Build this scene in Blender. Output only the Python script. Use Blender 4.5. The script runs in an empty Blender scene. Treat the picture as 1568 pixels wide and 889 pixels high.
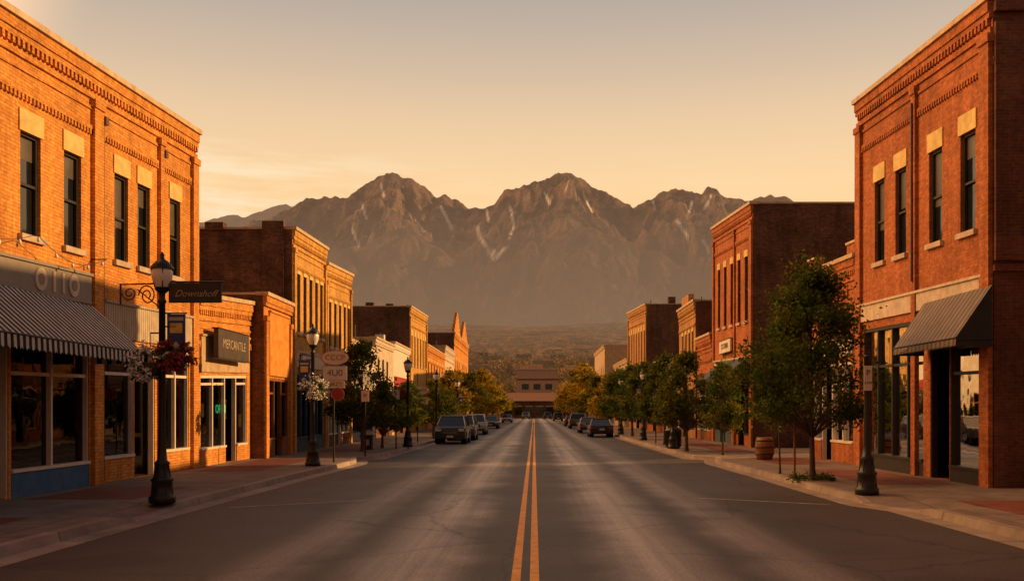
import bpy, math, random
import numpy as np
from mathutils import Vector, Matrix
random.seed(7); rng=np.random.default_rng(7)
sc=bpy.context.scene
col=sc.collection
sc.view_settings.view_transform='Standard'
try: sc.view_settings.look='None'
except Exception: pass
sc.view_settings.exposure=0

# ------------------------------------------------------------ materials
def newmat(name):
    m=bpy.data.materials.new(name); m.use_nodes=True
    nt=m.node_tree; nt.nodes.clear()
    out=nt.nodes.new('ShaderNodeOutputMaterial')
    return m,nt,out
def N(nt,t,**kw):
    n=nt.nodes.new(t)
    for k,v in kw.items(): setattr(n,k,v)
    return n
def rgba(c): return (c[0],c[1],c[2],1)
def pos_uv(nt,mode):
    g=N(nt,'ShaderNodeNewGeometry')
    s=N(nt,'ShaderNodeSeparateXYZ'); nt.links.new(g.outputs['Position'],s.inputs[0])
    c=N(nt,'ShaderNodeCombineXYZ')
    if mode=='wall':
        a=N(nt,'ShaderNodeMath',operation='ADD'); nt.links.new(s.outputs[0],a.inputs[0]); nt.links.new(s.outputs[1],a.inputs[1])
        nt.links.new(a.outputs[0],c.inputs[0]); nt.links.new(s.outputs[2],c.inputs[1])
    else:
        nt.links.new(s.outputs[0],c.inputs[0]); nt.links.new(s.outputs[1],c.inputs[1])
    return g,s,c
def noise(nt,vec,scale,detail=4,rough=.6):
    n=N(nt,'ShaderNodeTexNoise'); n.inputs['Scale'].default_value=scale; n.inputs['Detail'].default_value=detail
    n.inputs['Roughness'].default_value=rough
    if vec is not None: nt.links.new(vec,n.inputs['Vector'])
    return n
def mrange(nt,val,a,b,c,d):
    m=N(nt,'ShaderNodeMapRange'); nt.links.new(val,m.inputs[0])
    for i,v in enumerate((a,b,c,d)): m.inputs[i+1].default_value=v
    return m
def mul(nt,a,b,op='MULTIPLY'):
    m=N(nt,'ShaderNodeMath',operation=op)
    for i,v in enumerate((a,b)):
        if isinstance(v,(int,float)): m.inputs[i].default_value=v
        else: nt.links.new(v,m.inputs[i])
    return m.outputs[0]
def mixc(nt,fac,a,b,bt='MIX'):
    m=N(nt,'ShaderNodeMix',data_type='RGBA',blend_type=bt)
    if isinstance(fac,(int,float)): m.inputs[0].default_value=fac
    else: nt.links.new(fac,m.inputs[0])
    for i,v in ((6,a),(7,b)):
        if isinstance(v,tuple): m.inputs[i].default_value=rgba(v)
        else: nt.links.new(v,m.inputs[i])
    return m.outputs[2]
def vscale(nt,c,f):
    v=N(nt,'ShaderNodeVectorMath',operation='SCALE')
    if isinstance(c,tuple): v.inputs[0].default_value=c
    else: nt.links.new(c,v.inputs[0])
    if isinstance(f,(int,float)): v.inputs['Scale'].default_value=f
    else: nt.links.new(f,v.inputs['Scale'])
    return v.outputs[0]
def principled(nt,out,base=None,rough=.7,spec=.5,metal=0):
    p=N(nt,'ShaderNodeBsdfPrincipled')
    if isinstance(base,tuple): p.inputs['Base Color'].default_value=rgba(base)
    elif base is not None: nt.links.new(base,p.inputs['Base Color'])
    p.inputs['Roughness'].default_value=rough
    p.inputs['Specular IOR Level'].default_value=spec
    p.inputs['Metallic'].default_value=metal
    nt.links.new(p.outputs[0],out.inputs[0]); return p
def bump(nt,h,p,strength,dist=.01):
    b=N(nt,'ShaderNodeBump'); b.inputs['Strength'].default_value=strength; b.inputs['Distance'].default_value=dist
    nt.links.new(h,b.inputs['Height']); nt.links.new(b.outputs[0],p.inputs['Normal'])

def simple(name,c,rough=.6,spec=.4,metal=0,var=.25,nscale=3.0):
    m,nt,out=newmat(name)
    g=N(nt,'ShaderNodeNewGeometry')
    n=noise(nt,g.outputs['Position'],nscale,5)
    lo=tuple(x*(1-var) for x in c); hi=tuple(min(1,x*(1+var)) for x in c)
    f=mrange(nt,n.outputs[0],.3,.7,0,1)
    cc=mixc(nt,f.outputs[0],lo,hi)
    principled(nt,out,cc,rough,spec,metal)
    return m
def brick(name,c1,c2,mortar,w=.23,h=.08,dirt=.5,ms=.009):
    m,nt,out=newmat(name)
    g,s,c=pos_uv(nt,'wall')
    b=N(nt,'ShaderNodeTexBrick'); nt.links.new(c.outputs[0],b.inputs['Vector'])
    b.inputs['Color1'].default_value=rgba(c1); b.inputs['Color2'].default_value=rgba(c2); b.inputs['Mortar'].default_value=rgba(mortar)
    b.inputs['Scale'].default_value=1; b.inputs['Brick Width'].default_value=w; b.inputs['Row Height'].default_value=h
    b.inputs['Mortar Size'].default_value=ms; b.inputs['Mortar Smooth'].default_value=.3; b.inputs['Bias'].default_value=-.1
    n=noise(nt,g.outputs['Position'],.7,6,.65)
    f=mrange(nt,n.outputs[0],.35,.7,1-dirt*.5,1.15)
    n2=noise(nt,g.outputs['Position'],9,3,.6)
    f2=mrange(nt,n2.outputs[0],.3,.7,.75,1.22)
    # vertical rain streaks
    sv=N(nt,'ShaderNodeVectorMath',operation='MULTIPLY'); sv.inputs[1].default_value=(2.2,2.2,.18); nt.links.new(g.outputs['Position'],sv.inputs[0])
    n3=noise(nt,sv.outputs[0],1.3,4,.6); f3=mrange(nt,n3.outputs[0],.35,.65,.78,1.1)
    mm=mul(nt,mul(nt,f.outputs[0],f2.outputs[0]),f3.outputs[0])
    p=principled(nt,out,vscale(nt,b.outputs[0],mm),.85,.2)
    inv=mul(nt,1,b.outputs['Fac'],'SUBTRACT')
    bump(nt,mul(nt,inv,n2.outputs[0],'ADD'),p,.8,.014)
    return m
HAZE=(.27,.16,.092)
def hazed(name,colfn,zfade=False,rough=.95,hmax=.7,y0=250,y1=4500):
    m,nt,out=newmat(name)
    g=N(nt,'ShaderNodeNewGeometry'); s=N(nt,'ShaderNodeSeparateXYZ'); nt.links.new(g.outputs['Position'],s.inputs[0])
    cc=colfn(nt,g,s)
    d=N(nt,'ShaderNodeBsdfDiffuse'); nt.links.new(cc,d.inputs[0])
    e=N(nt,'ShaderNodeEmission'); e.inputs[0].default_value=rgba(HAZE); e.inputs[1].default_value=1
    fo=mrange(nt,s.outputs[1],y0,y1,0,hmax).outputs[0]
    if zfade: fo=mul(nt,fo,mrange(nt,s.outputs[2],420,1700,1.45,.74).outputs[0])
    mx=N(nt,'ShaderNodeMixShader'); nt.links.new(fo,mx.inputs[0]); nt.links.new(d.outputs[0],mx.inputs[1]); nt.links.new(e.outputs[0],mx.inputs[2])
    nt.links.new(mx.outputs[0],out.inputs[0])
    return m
def leafmat(name,c,t,haze=False):
    m,nt,out=newmat(name)
    g=N(nt,'ShaderNodeNewGeometry')
    n=noise(nt,g.outputs['Position'],2.2 if not haze else .05,3)
    f=mrange(nt,n.outputs[0],.35,.65,.5,1.5)
    d=N(nt,'ShaderNodeBsdfDiffuse'); nt.links.new(vscale(nt,c,f.outputs[0]),d.inputs[0])
    tr=N(nt,'ShaderNodeBsdfTranslucent'); nt.links.new(vscale(nt,t,f.outputs[0]),tr.inputs[0])
    a=N(nt,'ShaderNodeMixShader'); a.inputs[0].default_value=.45; nt.links.new(d.outputs[0],a.inputs[1]); nt.links.new(tr.outputs[0],a.inputs[2])
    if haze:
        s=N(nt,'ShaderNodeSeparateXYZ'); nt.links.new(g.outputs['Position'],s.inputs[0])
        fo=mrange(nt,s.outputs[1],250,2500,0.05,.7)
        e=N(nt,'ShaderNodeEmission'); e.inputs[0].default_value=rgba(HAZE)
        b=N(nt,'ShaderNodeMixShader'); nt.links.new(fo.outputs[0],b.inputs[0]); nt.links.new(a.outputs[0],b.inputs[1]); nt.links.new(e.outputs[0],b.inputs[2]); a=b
    nt.links.new(a.outputs[0],out.inputs[0]); return m
def glassmat(name,tint=(.26,.235,.21)):
    m,nt,out=newmat(name)
    t=N(nt,'ShaderNodeBsdfTransparent'); t.inputs[0].default_value=rgba(tint)
    gl=N(nt,'ShaderNodeBsdfGlossy'); gl.inputs['Roughness'].default_value=.02; gl.inputs[0].default_value=(.7,.7,.72,1)
    g=N(nt,'ShaderNodeNewGeometry'); n=noise(nt,g.outputs['Position'],.9,2)
    b=N(nt,'ShaderNodeBump'); b.inputs['Strength'].default_value=.2; b.inputs['Distance'].default_value=.025; nt.links.new(n.outputs[0],b.inputs['Height']); nt.links.new(b.outputs[0],gl.inputs['Normal'])
    fr=N(nt,'ShaderNodeFresnel'); fr.inputs[0].default_value=1.45
    mx=N(nt,'ShaderNodeMixShader'); nt.links.new(fr.outputs[0],mx.inputs[0]); nt.links.new(t.outputs[0],mx.inputs[1]); nt.links.new(gl.outputs[0],mx.inputs[2])
    nt.links.new(mx.outputs[0],out.inputs[0]); return m
def darkglass(name,c=(.012,.012,.014)):
    m,nt,out=newmat(name)
    p=principled(nt,out,c,.04,.8)
    g=N(nt,'ShaderNodeNewGeometry'); n=noise(nt,g.outputs['Position'],1.2,2); bump(nt,n.outputs[0],p,.15,.03)
    return m
def stripes(name,a,b,period,axis,rough=.8,thr=.5):
    m,nt,out=newmat(name)
    g,s,c=pos_uv(nt,'wall')
    f=N(nt,'ShaderNodeMath',operation='FRACT'); nt.links.new(mul(nt,s.outputs[axis],period,'DIVIDE'),f.inputs[0])
    k=mul(nt,f.outputs[0],thr,'GREATER_THAN')
    n=noise(nt,g.outputs['Position'],3,4)
    cc=mixc(nt,k,a,b)
    ff=mrange(nt,n.outputs[0],.3,.7,.75,1.1)
    principled(nt,out,vscale(nt,cc,ff.outputs[0]),rough,.2)
    return m
def emis(name,c,st):
    m,nt,out=newmat(name)
    p=principled(nt,out,c,.4); p.inputs['Emission Color'].default_value=rgba(c); p.inputs['Emission Strength'].default_value=st
    return m

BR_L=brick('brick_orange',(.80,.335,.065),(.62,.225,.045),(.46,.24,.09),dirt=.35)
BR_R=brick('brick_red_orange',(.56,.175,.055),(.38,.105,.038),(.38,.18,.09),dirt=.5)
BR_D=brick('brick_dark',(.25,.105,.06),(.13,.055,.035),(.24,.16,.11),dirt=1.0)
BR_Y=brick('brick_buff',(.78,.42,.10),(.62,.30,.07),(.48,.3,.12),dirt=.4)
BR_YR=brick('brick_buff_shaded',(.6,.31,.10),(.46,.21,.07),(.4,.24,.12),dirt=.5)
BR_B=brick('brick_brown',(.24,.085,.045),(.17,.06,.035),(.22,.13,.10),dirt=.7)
STONE=simple('pale_stone',(.66,.46,.15)); SILL=simple('sill_stone',(.5,.38,.27))
CAP=simple('coping_metal',(.55,.40,.24)); CREAM=simple('cream_paint',(.58,.46,.34)); WHITE=simple('white_paint',(.70,.61,.51),var=.1)
GREY=simple('grey_panel',(.27,.23,.20),var=.1); BLUE=simple('blue_paint',(.03,.12,.26)); TEAL=simple('teal_paint',(.04,.10,.13))
WOOD=simple('stained_wood',(.22,.085,.03),.5); BLACKP=simple('black_iron',(.012,.012,.013),.4,.5); DARKM=simple('dark_trim',(.03,.026,.024),.5)
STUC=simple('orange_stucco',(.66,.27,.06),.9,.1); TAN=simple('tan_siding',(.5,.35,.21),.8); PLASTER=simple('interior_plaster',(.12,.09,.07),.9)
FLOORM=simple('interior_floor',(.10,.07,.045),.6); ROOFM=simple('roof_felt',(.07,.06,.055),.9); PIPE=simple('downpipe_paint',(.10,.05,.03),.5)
WINGL=darkglass('window_glass'); GLASS=glassmat('shop_glass'); BLIND=simple('window_blind',(.10,.08,.06),.35,.6)
CORR=stripes('ribbed_siding',(.58,.47,.34),(.38,.30,.21),.14,1)
AWST=stripes('striped_canvas',(.018,.018,.02),(.66,.60,.54),.22,1,.8,.52)
AWGR=stripes('ribbed_metal_awning',(.12,.09,.075),(.25,.195,.16),.26,1,.55)
AWDK=simple('dark_canvas',(.035,.04,.04)); BARK=simple('bark',(.09,.06,.045),.9); RED=simple('red_paint',(.4,.04,.03),.5)
BANN=simple('blue_banner',(.03,.06,.24)); YEL=simple('sign_yellow',(.7,.5,.1)); BUL=emis('neon_green',(.1,1,.3),1.2)
LAMPG=simple('frosted_globe',(.80,.74,.66),.25,.5,var=.05)
LF=leafmat('green_leaves',(.05,.08,.02),(.12,.15,.025)); LF2=leafmat('olive_leaves',(.085,.10,.022),(.22,.19,.03)); LF3=leafmat('golden_leaves',(.28,.19,.025),(.50,.33,.035))
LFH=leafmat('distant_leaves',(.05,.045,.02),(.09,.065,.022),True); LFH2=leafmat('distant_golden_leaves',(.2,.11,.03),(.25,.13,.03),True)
FLW=simple('white_petals',(.88,.85,.83),var=.08); FLR=simple('red_petals',(.40,.05,.06)); CHROME=simple('chrome',(.5,.5,.5),.2,.5,1,.05)
TIRE=simple('tyre_rubber',(.015,.015,.015),.8); TAIL=simple('tail_lamp',(.4,.02,.015),.2); HEAD=simple('head_lamp',(.7,.66,.6),.1,.8,var=.05)
POSTER=simple('poster_paper',(.55,.5,.42),nscale=9,var=.5)

def road_material():
    m,nt,out=newmat('asphalt')
    g,s,c=pos_uv(nt,'flat')
    n1=noise(nt,g.outputs['Position'],22,3,.7); n2=noise(nt,g.outputs['Position'],.35,5,.6)
    st=N(nt,'ShaderNodeVectorMath',operation='MULTIPLY'); st.inputs[1].default_value=(2.2,.03,1); nt.links.new(g.outputs['Position'],st.inputs[0])
    n3=noise(nt,st.outputs[0],1.0,5,.65)
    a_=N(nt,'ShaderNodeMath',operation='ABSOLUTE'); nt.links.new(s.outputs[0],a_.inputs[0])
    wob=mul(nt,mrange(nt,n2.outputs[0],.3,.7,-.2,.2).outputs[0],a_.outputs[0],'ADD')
    def sheen_track(c0,w,k):
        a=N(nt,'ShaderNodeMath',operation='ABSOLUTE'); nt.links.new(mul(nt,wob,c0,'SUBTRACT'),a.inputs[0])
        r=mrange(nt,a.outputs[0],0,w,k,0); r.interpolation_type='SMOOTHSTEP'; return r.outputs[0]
    tr=mul(nt,sheen_track(1.6,1.05,1.0),sheen_track(3.35,.8,.5),'ADD')  # worn wheel tracks, with the road's sheen painted into their paler colour
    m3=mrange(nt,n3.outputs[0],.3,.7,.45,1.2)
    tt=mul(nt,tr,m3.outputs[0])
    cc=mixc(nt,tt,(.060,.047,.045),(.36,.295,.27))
    f1=mrange(nt,n1.outputs[0],.3,.7,.5,1.5); f2=mrange(nt,n2.outputs[0],.35,.7,.7,1.2)
    v=vscale(nt,cc,mul(nt,f1.outputs[0],f2.outputs[0]))
    vo=N(nt,'ShaderNodeTexVoronoi',feature='DISTANCE_TO_EDGE'); vo.inputs['Scale'].default_value=.2
    nw=noise(nt,g.outputs['Position'],1.2,4); wv=mixc(nt,.5,g.outputs['Position'],nw.outputs['Color'],'ADD'); nt.links.new(wv,vo.inputs['Vector'])
    ck=mrange(nt,vo.outputs['Distance'],.0,.008,.35,1)
    np_=noise(nt,g.outputs['Position'],.28,2,.4); pt=mrange(nt,np_.outputs[0],.62,.65,1,.62)
    v=vscale(nt,v,mul(nt,ck.outputs[0],pt.outputs[0]))
    p=principled(nt,out,v,.6,.5)
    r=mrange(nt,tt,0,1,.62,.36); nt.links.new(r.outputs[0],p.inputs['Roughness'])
    bump(nt,n1.outputs[0],p,.4,.008)
    return m
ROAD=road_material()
def concrete(name,c,w,h,ms=.012,mort=.55,off=0):
    m,nt,out=newmat(name)
    g,s,cc=pos_uv(nt,'flat')
    b=N(nt,'ShaderNodeTexBrick'); nt.links.new(cc.outputs[0],b.inputs['Vector']); b.offset=off
    b.inputs['Color1'].default_value=rgba(c); b.inputs['Color2'].default_value=rgba(tuple(x*.8 for x in c)); b.inputs['Mortar'].default_value=rgba(tuple(x*mort for x in c))
    b.inputs['Scale'].default_value=1; b.inputs['Brick Width'].default_value=w; b.inputs['Row Height'].default_value=h; b.inputs['Mortar Size'].default_value=ms
    n=noise(nt,g.outputs['Position'],1.1,6,.7); f=mrange(nt,n.outputs[0],.3,.7,.6,1.2)
    p=principled(nt,out,vscale(nt,b.outputs[0],f.outputs[0]),.75,.3); bump(nt,n.outputs[0],p,.3,.01)
    return m
WALK=concrete('sidewalk_concrete',(.26,.195,.165),1.6,1.6,.02,.45)
KERB=concrete('kerb_concrete',(.38,.30,.25),3,3,.03,.5)
PAV=concrete('red_pavers',(.26,.08,.055),.22,.11,.008,.5,.5)
LINEY=simple('yellow_line_paint',(.70,.31,.04),.6,var=.3,nscale=6); LINEW=simple('white_line_paint',(.45,.4,.36),.6,var=.5,nscale=5)

# ------------------------------------------------------------ mesh builder
class MB:
    def __init__(s): s.v=[];s.f=[];s.m=[];s.sm=[];s.mats=[]
    def mi(s,mat):
        if mat not in s.mats: s.mats.append(mat)
        return s.mats.index(mat)
    def add(s,vs,fs,mat,smooth=False):
        o=len(s.v); i=s.mi(mat); s.v.extend([tuple(p) for p in vs])
        for f in fs: s.f.append([a+o for a in f]); s.m.append(i); s.sm.append(smooth)
    def quad(s,a,b,c,d,mat): s.add([a,b,c,d],[(0,1,2,3)],mat)
    def box(s,x0,x1,y0,y1,z0,z1,mat):
        if x0>x1:x0,x1=x1,x0
        if y0>y1:y0,y1=y1,y0
        s.add([(x0,y0,z0),(x1,y0,z0),(x1,y1,z0),(x0,y1,z0),(x0,y0,z1),(x1,y0,z1),(x1,y1,z1),(x0,y1,z1)],
              [(0,3,2,1),(4,5,6,7),(0,1,5,4),(1,2,6,5),(2,3,7,6),(3,0,4,7)],mat)
    def cyl(s,p0,p1,r0,r1,n,mat,caps=True):
        p0=Vector(p0);p1=Vector(p1);d=(p1-p0).normalized()
        u=d.orthogonal().normalized();w=d.cross(u)
        vs=[]
        for p,r in((p0,r0),(p1,r1)):
            for k in range(n):
                a=2*math.pi*k/n; vs.append(p+u*(r*math.cos(a))+w*(r*math.sin(a)))
        s.add(vs,[(k,(k+1)%n,n+(k+1)%n,n+k) for k in range(n)],mat,True)
        if caps: s.add(vs,[tuple(range(n))[::-1],tuple(range(n,2*n))],mat)
    def lathe(s,cx,cy,prof,n,mat,smooth=True):
        vs=[];fs=[]
        for r,z in prof:
            for k in range(n):
                a=2*math.pi*k/n; vs.append((cx+r*math.cos(a),cy+r*math.sin(a),z))
        for i in range(len(prof)-1):
            for k in range(n): fs.append((i*n+k,i*n+(k+1)%n,(i+1)*n+(k+1)%n,(i+1)*n+k))
        s.add(vs,fs,mat,smooth)
    def prism(s,prof,secs,mat):
        n=len(prof);vs=[]
        for x,k,cy,cz in secs:
            for y,z in prof: vs.append((x,cy+(y-cy)*k,cz+(z-cz)*k))
        fs=[]
        for i in range(len(secs)-1):
            for k in range(n): fs.append((i*n+k,i*n+(k+1)%n,(i+1)*n+(k+1)%n,(i+1)*n+k))
        fs.append(tuple(range(n))[::-1]); fs.append(tuple(range((len(secs)-1)*n,len(secs)*n)))
        s.add(vs,fs,mat)
    def leaves(s,centers,rad,n,size,mat):
        for c in centers:
            r=rad*random.uniform(.7,1.25)
            P=rng.normal(0,.5,(n,3)); P*=r; P[:,2]*=.75
            A=rng.normal(0,1,(n,3)); A/=np.linalg.norm(A,axis=1)[:,None]
            B=np.cross(A,rng.normal(0,1,(n,3))); B/=np.linalg.norm(B,axis=1)[:,None]
            S=size*rng.uniform(.6,1.3,(n,1)); C=np.array(c)
            q0=C+P-A*S; q1=C+P+B*S*.55; q2=C+P+A*S; q3=C+P-B*S*.55
            V=np.stack([q0,q1,q2,q3],1).reshape(-1,3)
            s.add(V.tolist(),[(4*i,4*i+1,4*i+2,4*i+3) for i in range(n)],mat)
    def mesh(s,name):
        me=bpy.data.meshes.new(name); me.from_pydata(s.v,[],s.f)
        for m in s.mats: me.materials.append(m)
        me.polygons.foreach_set('material_index',s.m); me.polygons.foreach_set('use_smooth',s.sm); me.update(); return me
    def obj(s,name,loc=(0,0,0),rotz=0,scale=(1,1,1)):
        o=bpy.data.objects.new(name,s.mesh(name)); col.objects.link(o); o.location=loc; o.rotation_euler=(0,0,rotz); o.scale=scale; return o
def text(parent,body,loc,size,mat,face,ext=.008,name='lettering',shear=0):
    cu=bpy.data.curves.new(name,'FONT'); cu.body=body; cu.size=size; cu.extrude=ext; cu.align_x='CENTER'; cu.align_y='CENTER'; cu.materials.append(mat); cu.shear=shear
    o=bpy.data.objects.new(name,cu); col.objects.link(o)
    cols={'L':((0,1,0),(0,0,1),(1,0,0)),'R':((0,-1,0),(0,0,1),(-1,0,0)),'C':((1,0,0),(0,0,1),(0,-1,0))}[face]
    R=Matrix(cols).transposed().to_4x4()
    M=Matrix.Translation(loc)@R
    o.parent=parent
    o.matrix_parent_inverse=Matrix.Identity(4)
    o.matrix_basis=(Matrix.Translation(parent.location)@Matrix.Rotation(parent.rotation_euler[2],4,'Z')).inverted()@M
    return o

# ------------------------------------------------------------ numpy noise/terrain
TAB=rng.random((256,256))
def vn(x,y):
    xi=np.floor(x).astype(int);yi=np.floor(y).astype(int);fx=x-xi;fy=y-yi
    fx=fx*fx*(3-2*fx);fy=fy*fy*(3-2*fy)
    a=TAB[xi%256,yi%256];b=TAB[(xi+1)%256,yi%256];c=TAB[xi%256,(yi+1)%256];d=TAB[(xi+1)%256,(yi+1)%256]
    return (a*(1-fx)+b*fx)*(1-fy)+(c*(1-fx)+d*fx)*fy
def fbm(x,y,o=5):
    r=0;a=.5
    for i in range(o): r=r+a*vn(x+i*17.3,y+i*9.1); x=x*2.03;y=y*2.03;a*=.5
    return r
def ridged(x,y,o=5):
    r=0;a=.5
    for i in range(o):
        r=r+a*(1-np.abs(2*vn(x+i*13.7,y+i*5.9)-1)); x,y=(x*.88-y*.47)*2.07,(x*.47+y*.88)*2.07;a*=.5
    return r
def gridobj(name,X,Y,Z,mat,attr=None):
    ny,nx=X.shape
    co=np.stack([X,Y,Z],-1).reshape(-1,3)
    idx=np.arange(nx*ny).reshape(ny,nx)
    F=np.stack([idx[:-1,:-1],idx[:-1,1:],idx[1:,1:],idx[1:,:-1]],-1).reshape(-1,4)
    me=bpy.data.meshes.new(name); me.vertices.add(len(co)); me.vertices.foreach_set('co',co.ravel())
    me.loops.add(F.size); me.loops.foreach_set('vertex_index',F.ravel().astype(np.int32))
    me.polygons.add(len(F)); me.polygons.foreach_set('loop_start',np.arange(0,F.size,4,dtype=np.int32)); me.polygons.foreach_set('loop_total',np.full(len(F),4,dtype=np.int32))
    me.polygons.foreach_set('use_smooth',np.ones(len(F),dtype=bool))
    me.update(calc_edges=True)
    if attr is not None:
        a=me.attributes.new('snow','FLOAT','POINT'); a.data.foreach_set('value',attr.ravel().astype(np.float32))
    me.materials.append(mat)
    o=bpy.data.objects.new(name,me); col.objects.link(o); return o
def gz(y): return np.interp(y,[0,262,400,600,1000,1500,3000,4500,6000],[0,0,11,27,52,92,262,380,420])

def groundcol(nt,g,s):
    n=noise(nt,g.outputs['Position'],.008,6,.65); n2=noise(nt,g.outputs['Position'],.05,4,.7)
    a=mixc(nt,mrange(nt,n.outputs[0],.4,.6,0,1).outputs[0],(.09,.065,.03),(.26,.15,.08))
    b=mixc(nt,mrange(nt,n2.outputs[0],.48,.56,0,.9).outputs[0],a,(.03,.025,.013))
    near=mrange(nt,s.outputs[1],240,300,0,1)
    return mixc(nt,near.outputs[0],(.13,.10,.085),b)
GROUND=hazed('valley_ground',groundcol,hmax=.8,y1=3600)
ys=np.concatenate([[-80,0,100,200,255],np.geomspace(262,6500,140)]); xs=np.linspace(-6500,6500,261)
X,Y=np.meshgrid(xs,ys); Z=gz(Y)-.03+np.where(Y>330,(fbm(X/300,Y/300)-.5)*np.clip((Y-330)/25,0,45),0)
gridobj('ground',X,Y,Z,GROUND)

def rockcol(nt,g,s):
    n=noise(nt,g.outputs['Position'],.0035,9,.72); n2=noise(nt,g.outputs['Position'],.016,6,.75)
    a=mixc(nt,mrange(nt,n.outputs[0],.42,.6,0,1).outputs[0],(.085,.055,.045),(.34,.22,.165))
    a=mixc(nt,mrange(nt,n2.outputs[0],.56,.64,0,.45).outputs[0],a,(.5,.38,.31))
    veg=mrange(nt,s.outputs[2],650,1400,1,0)
    b=mixc(nt,mul(nt,veg.outputs[0],mrange(nt,n2.outputs[0],.4,.55,0.15,1).outputs[0]),a,(.055,.042,.026))
    at=N(nt,'ShaderNodeAttribute'); at.attribute_name='snow'
    return mixc(nt,at.outputs['Fac'],b,(1.0,.95,.9))
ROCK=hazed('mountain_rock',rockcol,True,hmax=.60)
def ux(u,y): return (u-818)/1500*y
def ridgefn(pts,y):
    px=[ux(p[0],y) for p in pts];pz=[2+(628-p[1])/1500*y for p in pts]
    return lambda x: np.interp(x,px,pz)
P1=[(0,420),(298,372),(360,350),(405,330),(440,318),(470,300),(490,297),(505,301),(520,303),(532,302),(545,290),(562,281),(580,270),(592,264),(602,263),(615,271),(630,271),(650,283),(668,297),(678,291),(700,303),(718,317),(740,316),(758,306),(780,287),(795,284),(812,277),(830,274),(845,266),(862,260),(874,261),(888,270),(905,279),(925,292),(945,306),(968,318),(990,306),(1010,295),(1025,291),(1045,288),(1060,293),(1073,293),(1085,286),(1097,290),(1110,298),(1140,308),(1152,304),(1165,297),(1185,297),(1205,303),(1225,310),(1255,320),(1310,342),(1500,380)]
P2=[(200,470),(420,440),(500,410),(560,375),(600,354),(622,350),(655,372),(700,400),(745,440),(790,415),(850,372),(885,353),(912,350),(960,368),(1030,398),(1090,430),(1200,400),(1400,380)]
P3=[(200,440),(400,445),(470,440),(520,452),(600,448),(690,470),(760,478),(860,462),(950,455),(1050,440),(1200,430),(1400,430)]
r1=ridgefn(P1,8000);r2=ridgefn(P2,5900);r3=ridgefn(P3,4900)
xs=np.linspace(-3900,3900,930); ys=np.linspace(3600,8200,430)
X,Y=np.meshgrid(xs,ys)
def mfield(X,Y,r,yr,slope,back=.9):
    d=yr-Y; dd=np.clip(d,0,None); e=np.clip(dd/700,0,1)
    wx=X+(fbm(X/700,Y/700,4)-.5)*900*e
    jag=(fbm(X/80,Y/80+3,4)-.5)*70+(ridged(X/170,Y/400,3)-.62)*55
    h=r(wx)+jag-slope*dd-back*np.clip(-d,0,None)
    wpx=X+(fbm(X/420+7,Y/420,4)-.5)*520; wpy=Y+(fbm(X/420,Y/420+11,4)-.5)*600
    sp=ridged(wpx/640,wpy/1500+5,6)
    sp2=ridged(wpx/230,wpy/520,6)
    h+= (sp-.82)*700*e*np.clip(1-dd/5200,.3,1) + (sp2-.8)*330*np.clip(dd/260,0,1)
    return h
A1=mfield(X,Y,r1,8000,.42); A2=mfield(X,Y,r2,5900,.45,.75)+15
H=np.maximum(A1,A2)
H=np.maximum(H,mfield(X,Y,r3,4900,.3,.6)-60)
base=gz(Y)-30
H=np.where(H>base,H,base-20)
U=818+1500*X/Y; V=628-1500*(H-2)/Y
snow=np.zeros_like(H)
lines=[([(731,348),(735,362),(744,376),(752,387),(757,397)],3.2),([(777,378),(768,384),(757,396)],3.6),([(742,376),(757,386),(764,390)],3.4),([(781,316),(785,332),(787,345),(780,364)],2.7),([(676,318),(684,332),(691,348)],2.6),([(555,314),(561,334)],2.2),([(834,294),(842,312)],2.4),([(1037,336),(1044,350),(1053,362)],2.5),([(1089,300),(1078,320)],2.3),([(583,282),(588,300)],2.0),([(538,350),(550,376)],2.0),([(1060,308),(1055,324)],2.0),([(638,338),(649,354)],1.9),([(899,308),(906,324)],1.9),([(1077,368),(1085,386)],2.2),([(745,320),(748,338)],2.0),([(1000,308),(1004,322)],1.8),([(870,280),(866,292)],1.8)]
for pl,w in lines:
    for (a,b),(c,d) in zip(pl[:-1],pl[1:]):
        t=np.clip(((U-a)*(c-a)+(V-b)*(d-b))/((c-a)**2+(d-b)**2),0,1)
        ds=np.hypot(U-a-t*(c-a),V-b-t*(d-b))+ (fbm(X/60,Y/60,3)-.47)*3.5
        snow=np.maximum(snow,np.clip((w-ds)/1.2,0,1))
gridobj('mountain_range',X,Y,H,ROCK,snow)
PF=[(-200,360),(200,350),(298,340),(330,334),(352,329),(375,330),(400,320),(425,312),(440,310),(470,330),(700,380),(1150,340),(1250,316),(1320,335),(1500,345),(1900,360)]
rf=ridgefn(PF,11500)
xs=np.linspace(-8500,8500,420); ys=np.linspace(9000,11800,70); X,Y=np.meshgrid(xs,ys)
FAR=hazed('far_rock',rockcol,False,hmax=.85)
H=rf(X)+(fbm(X/200,Y/200,5)-.5)*120-.5*np.clip(11500-Y,0,None)-.9*np.clip(Y-11500,0,None)+(ridged(X/700,Y/900,5)-.8)*300*np.clip((11500-Y)/600,0,1)
gridobj('distant_mountain_range',X,Y,H,FAR)

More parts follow.
